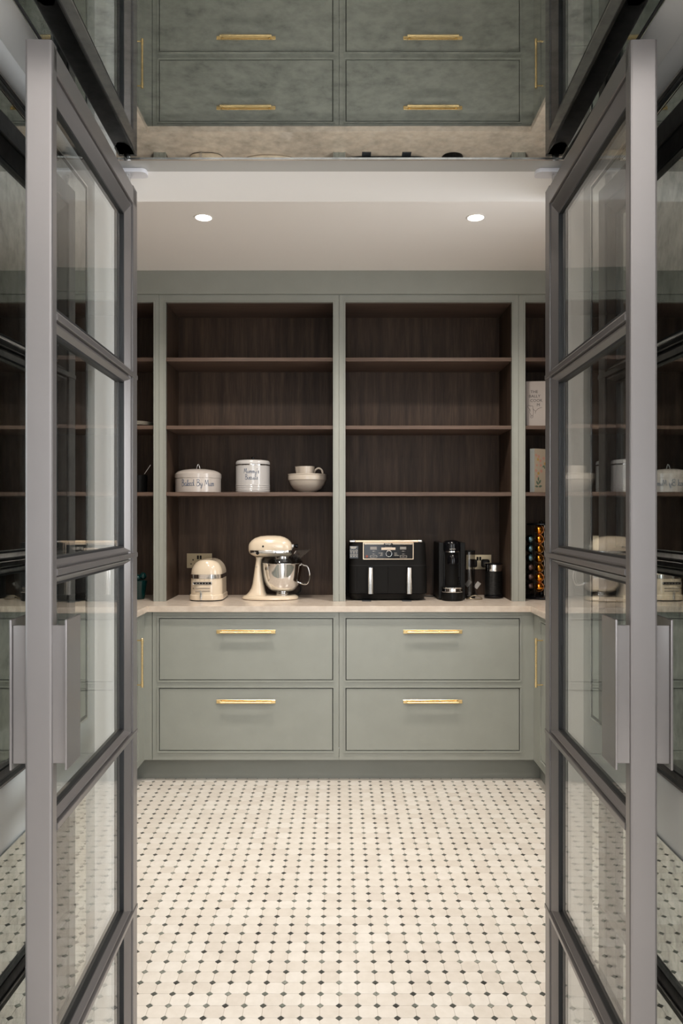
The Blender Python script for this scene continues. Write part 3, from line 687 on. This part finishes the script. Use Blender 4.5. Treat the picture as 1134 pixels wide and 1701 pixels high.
# ------------------------------------------------------------------ coffee machine, tank, frother
def coffee():
    K = 2290.; cx, y0 = .6278, 4.22
    t = thing('coffee_machine', 'slim black capsule coffee machine with chrome drip tray ring', 'coffee machine', (cx, y0, CT))
    X = lambda c: (c-252)/K
    Z = lambda c: (862-c)/K
    for s in (-1, 1):
        a, b = sorted((s*.0735, s*.046)); MB().box(a, b, .055, .285, .004, Z(130), .004, 2).build('side_shell', 'black', t)
    MB().box(-.047, .047, .060, .285, .004, Z(145), .004, 2).build('body', 'black', t)
    MB().lathe([(.046, .02), (.046, Z(260))], (0, .085, 0), 32).build('column', 'black_matte', t)
    MB().lathe([(.0475, Z(250)), (.049, Z(235)), (.0485, Z(150)), (.045, Z(125)), (.036, Z(108)), (.02, Z(99)), (.001, Z(96))], (0, .075, 0), 36).build('brew_head', 'black_gloss', t)
    MB().lathe([(.044, Z(252)), (.051, Z(250)), (.051, Z(236)), (.044, Z(234))], (0, .072, 0), 36).build('head_ring', 'chrome', t)
    rg = [[Vector((a, .025+b*.9, Z(395)+z)) for a, b in sup(r_, r_, 2, 24)] for r_, z in ((.030, 0), (.0305, .02), (.028, .035), (.022, .047), (.012, .055), (.002, .058))]
    MB().rings(rg).build('spout', 'black_gloss', t)
    MB().lathe([(.004, 0), (.006, .008)], (0, .022, Z(405)), 12).build('spout_nozzle', 'black_gloss', t)
    MB().lathe([(.058, .001), (.0605, .006), (.0605, Z(755)), (.056, Z(750))], (0, .045, 0), 36).build('tray_base', 'black', t)
    MB().lathe([(.0605, Z(752)), (.0615, Z(748)), (.0585, Z(740)), (.0575, Z(705)), (.0605, Z(700)), (.0605, Z(690)), (.055, Z(688))], (0, .045, 0), 40).build('tray_ring', 'chrome', t)
    MB().lathe([(.054, Z(692)), (.054, Z(686))], (0, .045, 0), 32).build('tray_grid', 'black', t)
    mb = MB()
    def wrap(x, y, z):
        a = x/.0487; return (.0487*math.sin(a)*(1+z*0), .075-(.0489+z)*math.cos(a), Z(215)+y)
    mb.text('NESPRESSO', .0068, wrap); mb.build('logo_print', 'silver_text', t, smooth=False)
    for s in (-1, 1):
        for k in range(4): MB().box(s*.040-.003, s*.040+.003, .05, .060, Z(580+k*25), Z(570+k*25), .0008, 1).build('side_notch', 'black_gloss', t)
    # water tank stands at the machine's side and clips to it
    tx, ty = (500-252)/2203.+.002, .165
    MB().lathe([(.031, .004), (.033, .010), (.033, .262), (.031, .262), (.031, .012), (.001, .010)], (tx, ty, 0), 32).build('water_tank', 'clear_plastic', t)
    MB().lathe([(.034, .262), (.034, .270), (.03, .272)], (tx, ty, 0), 32).build('tank_lid', 'black', t)
    MB().lathe([(.034, .0005), (.034, .006)], (tx, ty, 0), 32).build('tank_foot', 'black', t)
coffee()
t = thing('paper_tag', 'white folded paper tag hanging on the cable behind the tank', 'tag', (.80, 4.46, .985))
for a, ang in (((-.050, 0, .012), .7), ((.004, .01, 0), .6)):
    o = MB().box(-.013, .013, -.0006, .0006, -.020, .020).build('paper_leaf', 'paper', t, smooth=False); o.location = a; o.rotation_euler = (.2, ang, .3)
cable('thin cable hanging from the socket down to the paper tag', [(.789, 4.545, 1.10), (.785, 4.50, 1.04), (.782, 4.48, 1.0), (.79, 4.46, .95), (.80, 4.44, .9245)], .0025)
def frother():
    cx, cy = .8815, 4.385
    t = thing('milk_frother', 'black ribbed milk frother jug with metal rim beside the coffee machine', 'milk frother', (cx, cy, CT))
    MB().lathe([(.052, .0005), (.054, .006), (.054, .016), (.050, .020)], n=36).build('base', 'black_gloss', t)
    prof = [(.047, .018)]
    for i in range(26): z = .022+i*.005; prof += [(.0495, z), (.0482, z+.0025)]
    prof += [(.049, .155)]
    MB().lathe(prof, n=36).build('jug_body', 'black', t)
    MB().lathe([(.0485, .153), (.049, .155), (.049, .190), (.047, .194)], n=40).build('metal_collar', 'chrome', t)
    MB().lathe([(.051, .191), (.051, .197), (.046, .200), (.01, .201)], n=36).build('lid', 'black_gloss', t)
frother()

# ------------------------------------------------------------------ tins, bowl and jug on the shelf
S3, S2, S1 = .0005+SH[0][1], .0005+SH[1][1], .0005+SH[2][1]
# cursive strokes, x-height 1, ascender 2
G = {
 'B': ([[(.1, 0), (.25, 1.0), (.35, 2)], [(.05, 1.8), (.5, 2.05), (.9, 1.75), (.75, 1.25), (.35, 1.05), (.85, .95), (1.0, .5), (.7, .05), (.2, .02)]], 1.15),
 'M': ([[(.0, 0), (.15, 1.0), (.3, 1.9), (.5, .9), (.6, .5), (.85, 1.3), (1.05, 1.95), (1.1, 1.0), (1.2, .1), (1.35, .1)]], 1.4),
 'a': ([[(.65, .85), (.35, 1.0), (.08, .6), (.12, .1), (.4, .08), (.62, .5), (.68, .95), (.68, .3), (.8, .02), (.98, .3)]], .95),
 'k': ([[(.0, .3), (.3, 1.3), (.35, 1.95), (.2, 1.6), (.12, .0)], [(.15, .4), (.5, .95), (.55, .65), (.2, .5), (.55, .05), (.8, .25)]], .78),
 'e': ([[(.0, .35), (.4, .65), (.45, .95), (.2, .95), (.1, .4), (.3, .02), (.65, .3)]], .65),
 'd': ([[(.6, .85), (.3, 1.0), (.05, .5), (.2, .05), (.5, .3), (.7, 1.2), (.75, 2.0), (.7, .8), (.75, .05), (1.0, .25)]], 1.0),
 'y': ([[(.0, .9), (.1, .3), (.35, .1), (.6, .5), (.68, .95), (.6, .0), (.4, -.75), (.15, -.6), (.4, -.15), (.85, .3)]], .9),
 'u': ([[(.05, .9), (.08, .25), (.3, .02), (.55, .5), (.62, .95), (.62, .25), (.75, .02), (.95, .25)]], .92),
 'm': ([[(.0, .6), (.1, .95), (.12, .0)], [(.12, .5), (.35, .95), (.45, .8), (.45, .0)], [(.45, .5), (.68, .95), (.8, .8), (.82, .1), (1.05, .2)]], 1.05),
 's': ([[(.0, .2), (.3, .95), (.45, .8), (.4, .5), (.5, .15), (.25, .0), (.05, .1)]], .62),
 'i': ([[(.05, .9), (.08, .25), (.2, .02), (.4, .3)], [(.1, 1.35), (.14, 1.42)]], .42),
 'c': ([[(.55, .8), (.35, 1.0), (.08, .6), (.12, .12), (.35, .02), (.65, .3)]], .65),
 't': ([[(.15, 1.7), (.12, .6), (.18, .05), (.45, .25)], [(-.05, 1.15), (.4, 1.2)]], .48),
 "'": ([[(.1, 1.9), (.05, 1.5)]], .25), ' ': ([], .55)}
def script(mb, txt, unit, place, r):
    w = sum(G[c][1] for c in txt)*unit; x = -w/2
    for c in txt:
        for st in G[c][0]:
            pts = smooth_line([(p[0]*unit, p[1]*unit, 0) for p in st], 4)
            P3 = [place(x+p.x, p.y) for p in pts]
            mb.tube(P3, [r*(1.25 if k and pts[k].y < pts[k-1].y else .75) for k in range(len(pts))], 5)
        x += G[c][1]*unit
def on_tin(R, turn, zb):
    def f(s, y):
        a = s/R + turn; return Vector((R*math.sin(a), -R*math.cos(a), zb+y))
    return f
t = thing('cake_tin', 'wide low cream cake tin lettered Baked By Mum on the shelf', 'tin', (-.804, 4.387, S3), 0, 'lettered storage tins')
MB().lathe([(.127, 0), (.1295, .003), (.1295, .086), (.127, .088)], n=64).build('body', 'tin', t)
l = MB().lathe([(.131, .082), (.1315, .083), (.1315, .106), (.128, .109), (.118, .118), (.098, .127), (.06, .134), (.02, .136), (.001, .136)], n=64).build('lid', 'tin', t)
tk = MB().tube(smooth_line([(-.010, -.004, .135), (-.006, 0, .152), (0, .002, .164), (.006, 0, .152), (.010, .004, .135)], 5), .0026, 8).build('lid_handle', 'chrome', l)
mb = MB(); script(mb, 'Baked By Mum', .0178, on_tin(.1297, .16, .036), .0014); mb.build('lettering', 'ink', t)
t = thing('biscuit_tin', "tall round pale tin lettered Mummy's Biscuits, middle of the shelf", 'tin', (-.4918, 4.385, S3), 0, 'lettered storage tins')
prof = [(.095, 0), (.0965, .003)]
for z in (.008, .018, .028, .038): prof += [(.0965, z), (.0985, z+.004), (.0965, z+.008)]
MB().lathe(prof+[(.0965, .156), (.094, .158)], n=56).build('body', 'tin_cool', t)
MB().lathe([(.0972, .153), (.0978, .154), (.0978, .158), (.0972, .159)], n=56).build('chrome_rim', 'chrome', t)
l = MB().lathe([(.0965, .160), (.0975, .164), (.097, .173), (.092, .181), (.08, .185), (.04, .187), (.001, .187)], n=56).build('lid', 'tin_cool', t)
MB().lathe([(.004, .185), (.004, .192), (.010, .196), (.010, .201), (.006, .204)], n=20).build('lid_knob', 'black_gloss', l)
mb = MB(); script(mb, "Mummy's", .0142, on_tin(.0967, .02, .108), .0012); script(mb, 'Biscuits', .0142, on_tin(.0967, .02, .073), .0012); mb.build('lettering', 'ink', t)
t = thing('mixing_bowl', 'off-white stoneware bowl with beaded rim at the right end of the tin shelf', 'bowl', (-.181, 4.385, S3))
MB().lathe([(.045, 0), (.047, .004), (.050, .006), (.078, .022), (.096, .045), (.104, .066), (.1055, .070), (.109, .073), (.1095, .080), (.1095, .094), (.108, .100), (.111, .102), (.110, .106), (.104, .105), (.100, .09), (.09, .055), (.065, .025), (.02, .012), (.001, .011)], n=72,
           mod=lambda k, a: (.0016*max(0, math.sin(36*a)) if k in (8, 9) else 0)).build('bowl_body', 'stoneware', t)
t = thing('milk_jug', 'small off-white jug standing inside the beaded bowl', 'jug', (-.187, 4.385, S3+.0125))
def lip(k, a):
    if k < 5: return 0
    d = abs(math.atan2(math.sin(a-PI), math.cos(a-PI))); return max(0, .018*(1-d/.42)) * (.4 if k == 5 else 1)
MB().lathe([(.034, .0), (.040, .004), (.0465, .03), (.048, .07), (.047, .10), (.0475, .125), (.0475, .138), (.0445, .138), (.044, .12), (.044, .03), (.02, .01)], n=56, mod=lambda k, a: lip(k, a) if k in (5, 6, 7, 8) else 0).build('jug_body', 'stoneware', t)
MB().tube(smooth_line([(.043, 0, .100), (.052, -.002, .118), (.070, -.004, .128), (.088, -.004, .118), (.094, -.004, .098)], 5), .0055, 10).build('jug_handle', 'stoneware', t)

# ------------------------------------------------------------------ right corner shelves: books and capsule carousel
def book(name, label, loc, rz, w, h, th, cover, tilt=0, spine=None):
    t = thing(name, label, 'book', loc, rz); t.rotation_euler = (tilt, 0, rz)
    mb = MB().box(0, w, 0, .003, 0, h).build('cover', cover, t, smooth=False)
    MB().box(0, w, th-.003, th, 0, h).build('back_cover', cover, t, smooth=False)
    MB().box(-.002, .001, 0, th, 0, h, .0008, 1).build('spine', spine or cover, t, smooth=False)
    MB().box(.0012, w-.004, .0032, th-.0032, .003, h-.004).build('pages', 'book_page', t, smooth=False)
    return t, mb
t, cv = book('cookery_book', 'pale cookery book with black lettering and animal sketch, right corner shelf', (1.043, 4.275, S2+.002), -.10, .20, .252, .026, 'book_white', -.05)
mb = MB(); P = lambda cx_, cz_: (lambda x, y, z: (cx_+x, -.0005-z, cz_+y))
for k, (s, x) in enumerate((('THE', .022), ('BALLY', .013), ('COOK', .020), ('M', .056))): mb.text(s, .0225, P(x, .185-k*.0245), 'LEFT')
mb.build('cover_lettering', 'book_ink', cv, smooth=False)
mb = MB()
for st in ([(.022, .112), (.010, .118), (.008, .105), (.018, .095), (.022, .082)], [(.022, .112), (.034, .112), (.036, .097), (.050, .085), (.064, .098), (.085, .104)], [(.018, .095), (.016, .080), (.024, .064), (.030, .056), (.036, .066), (.038, .084), (.036, .097)], [(.026, .060), (.022, .050), (.030, .046), (.036, .052), (.034, .060)], [(.05, .085), (.048, .07)]):
    mb.tube([Vector((p.x, -.0006, p.y)) for p in smooth_line([(a, b, 0) for a, b in st], 4)], .0008, 5)
mb.build('cover_sketch', 'book_ink', cv)
t, cv = book('floral_book', 'book with printed flowers on its cover, lower shelf of right corner', (1.108, 4.33, S3+.001), -.12, .19, .242, .034, 'book_floral', -.03, 'book_blue')
t.rotation_euler = (0, 0, .10)
# slanted so that the spine shows
t.location = (1.084, 4.262, S3+.001); t.rotation_euler = (0, 0, .55)
random.seed(3)
mbp, mbo, mbl = MB(), MB(), MB()
def flower(mb, x, z, r):
    ring = []
    for i in range(20):
        a = 2*PI*i/20; rr = r*(.72+.28*math.cos(5*a)); ring.append((x+rr*math.cos(a), -.0006, z+rr*math.sin(a)))
    mb.rings([[Vector(p) for p in ring], [Vector(p)+Vector((0, .0008, 0)) for p in ring]])
def leafs(mb, x, z, a, l):
    ring = [Vector((x+math.cos(a)*l*u-math.sin(a)*w*l, -.0005, z+math.sin(a)*l*u+math.cos(a)*w*l)) for u, w in ((0, 0), (.3, .18), (.6, .2), (1, 0), (.6, -.2), (.3, -.18))]
    mb.rings([ring, [p+Vector((0, .0007, 0)) for p in ring]])
for (x, z, r, k) in ((.012, .205, .010, 0), (.032, .198, .011, 0), (.026, .182, .010, 1), (.045, .175, .012, 0), (.018, .150, .009, 0), (.048, .150, .010, 0), (.012, .120, .011, 0), (.030, .105, .011, 1), (.052, .118, .012, 0), (.020, .088, .008, 0), (.07, .19, .011, 0), (.08, .16, .01, 1), (.10, .20, .011, 0), (.09, .11, .01, 0), (.13, .17, .012, 0), (.14, .12, .012, 1), (.12, .09, .01, 0)):
    flower((mbp, mbo)[k], x, z, r)
for x, z, a, l in ((.03, .04, 2.2, .03), (.03, .045, .9, .032), (.03, .03, 3.0, .028), (.03, .03, .2, .03), (.03, .06, 1.6, .028), (.06, .14, .5, .022), (.10, .05, 1.2, .03), (.11, .05, .4, .03), (.08, .13, 1.9, .022)): leafs(mbl, x, z, a, l)
for mb_, nm, mm in ((mbp, 'printed_petals', 'petal_pink'), (mbo, 'printed_blooms', 'petal_ochre'), (mbl, 'printed_leaves', 'leaf')): tag(mb_.build(nm, mm, cv, smooth=False), kind='stuff')
for k, (x, th, mt, lab) in enumerate(((1.285, .022, 'book_teal', 'thin teal book upright behind the right door edge'), (1.312, .030, 'book_brown', 'brown book upright beside the thin teal one'))):
    t = thing('upright_book', lab, 'book', (x, 4.29, S2))
    MB().box(0, th, 0, .19, 0, .25-.01*k, .002, 1).build('cover', mt, t); MB().box(.002, th-.002, .004, .188, .2505-.01*k, .2515-.01*k).build('pages', 'book_page', t, smooth=False)

rc = Vector((1.150, 4.375, CT+.0005))
t = thing('capsule_carousel', 'dark rotating coffee capsule rack in the right corner of the worktop', 'capsule rack', rc)
MB().lathe([(.10, 0), (.105, .004), (.105, .012), (.09, .018), (.02, .022)], n=40).build('base', 'black_gloss', t)
MB().lathe([(.012, .018), (.012, .43), (.006, .44)], n=16).build('post', 'black_gloss', t)
MB().lathe([(.075, .415), (.08, .418), (.08, .424), (.07, .428), (.01, .43)], n=36).build('top_plate', 'black_gloss', t)
cols = [(math.atan2(-.94, -.42), ['cap_gold', 'cap_gold', 'cap_darkgold', 'cap_darkgold', 'cap_darkgold', 'cap_gold', 'cap_gold'], 'orange-gold', 7),
        (math.atan2(-.20, -.98), ['cap_blue']*3 + ['cap_brown']*3, 'ice blue', 6),
        (math.atan2(-.55, .84), ['cap_red']*7, 'dark red', 7)]
ordn = ['topmost', 'second from top', 'third from top', 'fourth from top', 'fifth from top', 'sixth from top', 'lowest']
cap_src = {}
for a, seq, cn, n in cols:
    d = Vector((math.cos(a), math.sin(a), 0)); side = Vector((-d.y, d.x, 0))
    for s in (-1, 1): MB().tube([d*.052+side*s*.028+Vector((0, 0, .02)), d*.052+side*s*.028+Vector((0, 0, .418))], .002, 6).build('rail', 'chrome', t)
    for k, mt in enumerate(seq):
        z = .390-.0535*(k + (7-n))
        cname = {'cap_gold': 'bright orange-gold', 'cap_darkgold': 'darker gold', 'cap_blue': 'ice blue', 'cap_brown': 'dark brown', 'cap_red': 'dark red'}[mt]
        colname = {'orange-gold': 'front', 'ice blue': 'left', 'dark red': 'right'}[cn]
        lab = '%s coffee capsule in the %s column of the rack, %s' % (cname, colname, ordn[k])
        r0 = Vector((rc.x, rc.y, rc.z+z)) + d*.060
        if mt not in cap_src:
            c = thing('coffee_capsule', lab, 'capsule', r0, a, 'coffee capsules on the carousel')
            MB().lathe([(.0245, 0), (.0250, .001), (.0245, .006), (.0225, .016), (.018, .025), (.010, .031), (.001, .033)], n=32, axis=(1, 0, 0)).build('foil_dome', mt, c)
            mb = MB(); mb.tube([(0, .0258*math.cos(2*PI*i/32), .0258*math.sin(2*PI*i/32)) for i in range(32)], .0009, 5, closed=True); mb.build('rim', 'chrome', c)
            cap_src[mt] = c
        else:
            s0 = cap_src[mt]; c = s0.copy(); COL.objects.link(c); c.location = r0; c.rotation_euler = (0, 0, a); c['label'] = lab
            for ch in s0.children: q = ch.copy(); COL.objects.link(q); q.parent = c

# ------------------------------------------------------------------ left corner shelves
t0 = None
for k in range(4):
    lab = 'pale plate in the stack on the far left shelf, %s' % ['lowest', 'second from bottom', 'third from bottom', 'topmost'][k]
    if k == 0:
        t0 = MB().lathe([(.06, 0), (.065, .002), (.10, .010), (.112, .014), (.112, .016), (.098, .013), (.06, .005), (.001, .005)], n=48).build('plate', 'plate'); o = t0
    else: o = t0.copy(); COL.objects.link(o)
    o.location = (-1.17, 4.37, S2+k*.0052); tag(o, lab, 'plate', 'stack of pale plates')
t = thing('teal_pot', 'dark teal glazed pot with round knobs, far left of the worktop', 'pot', (-1.120, 4.32, CT+.0005))
MB().lathe([(.022, 0), (.026, .003), (.030, .03), (.036, .07), (.041, .098), (.042, .104), (.038, .106), (.02, .108)], n=36).build('pot_body', 'teal', t)
for p, r in (((.018, 0, .130), .020), ((-.006, -.02, .121), .015), ((-.02, .012, .124), .016)):
    MB().lathe([(r*math.sin(PI*i/12), -r*math.cos(PI*i/12)) for i in range(13)], p, 20).build('round_knob', 'teal', t)
t = thing('utensil_pot', 'black pot holding a slim metal utensil on the far left shelf', 'pot', (-1.135, 4.37, S3))
MB().lathe([(.038, 0), (.042, .004), (.044, .10), (.041, .10), (.039, .01), (.001, .008)], n=32).build('pot_body', 'black', t)
tag(MB().tube([(-1.160, 4.37, S3+.012), (-1.108, 4.362, S3+.102), (-1.068, 4.355, S3+.158)], .0018, 8).build('metal_skewer', 'chrome'), 'thin shiny metal skewer leaning in the black pot', 'skewer')
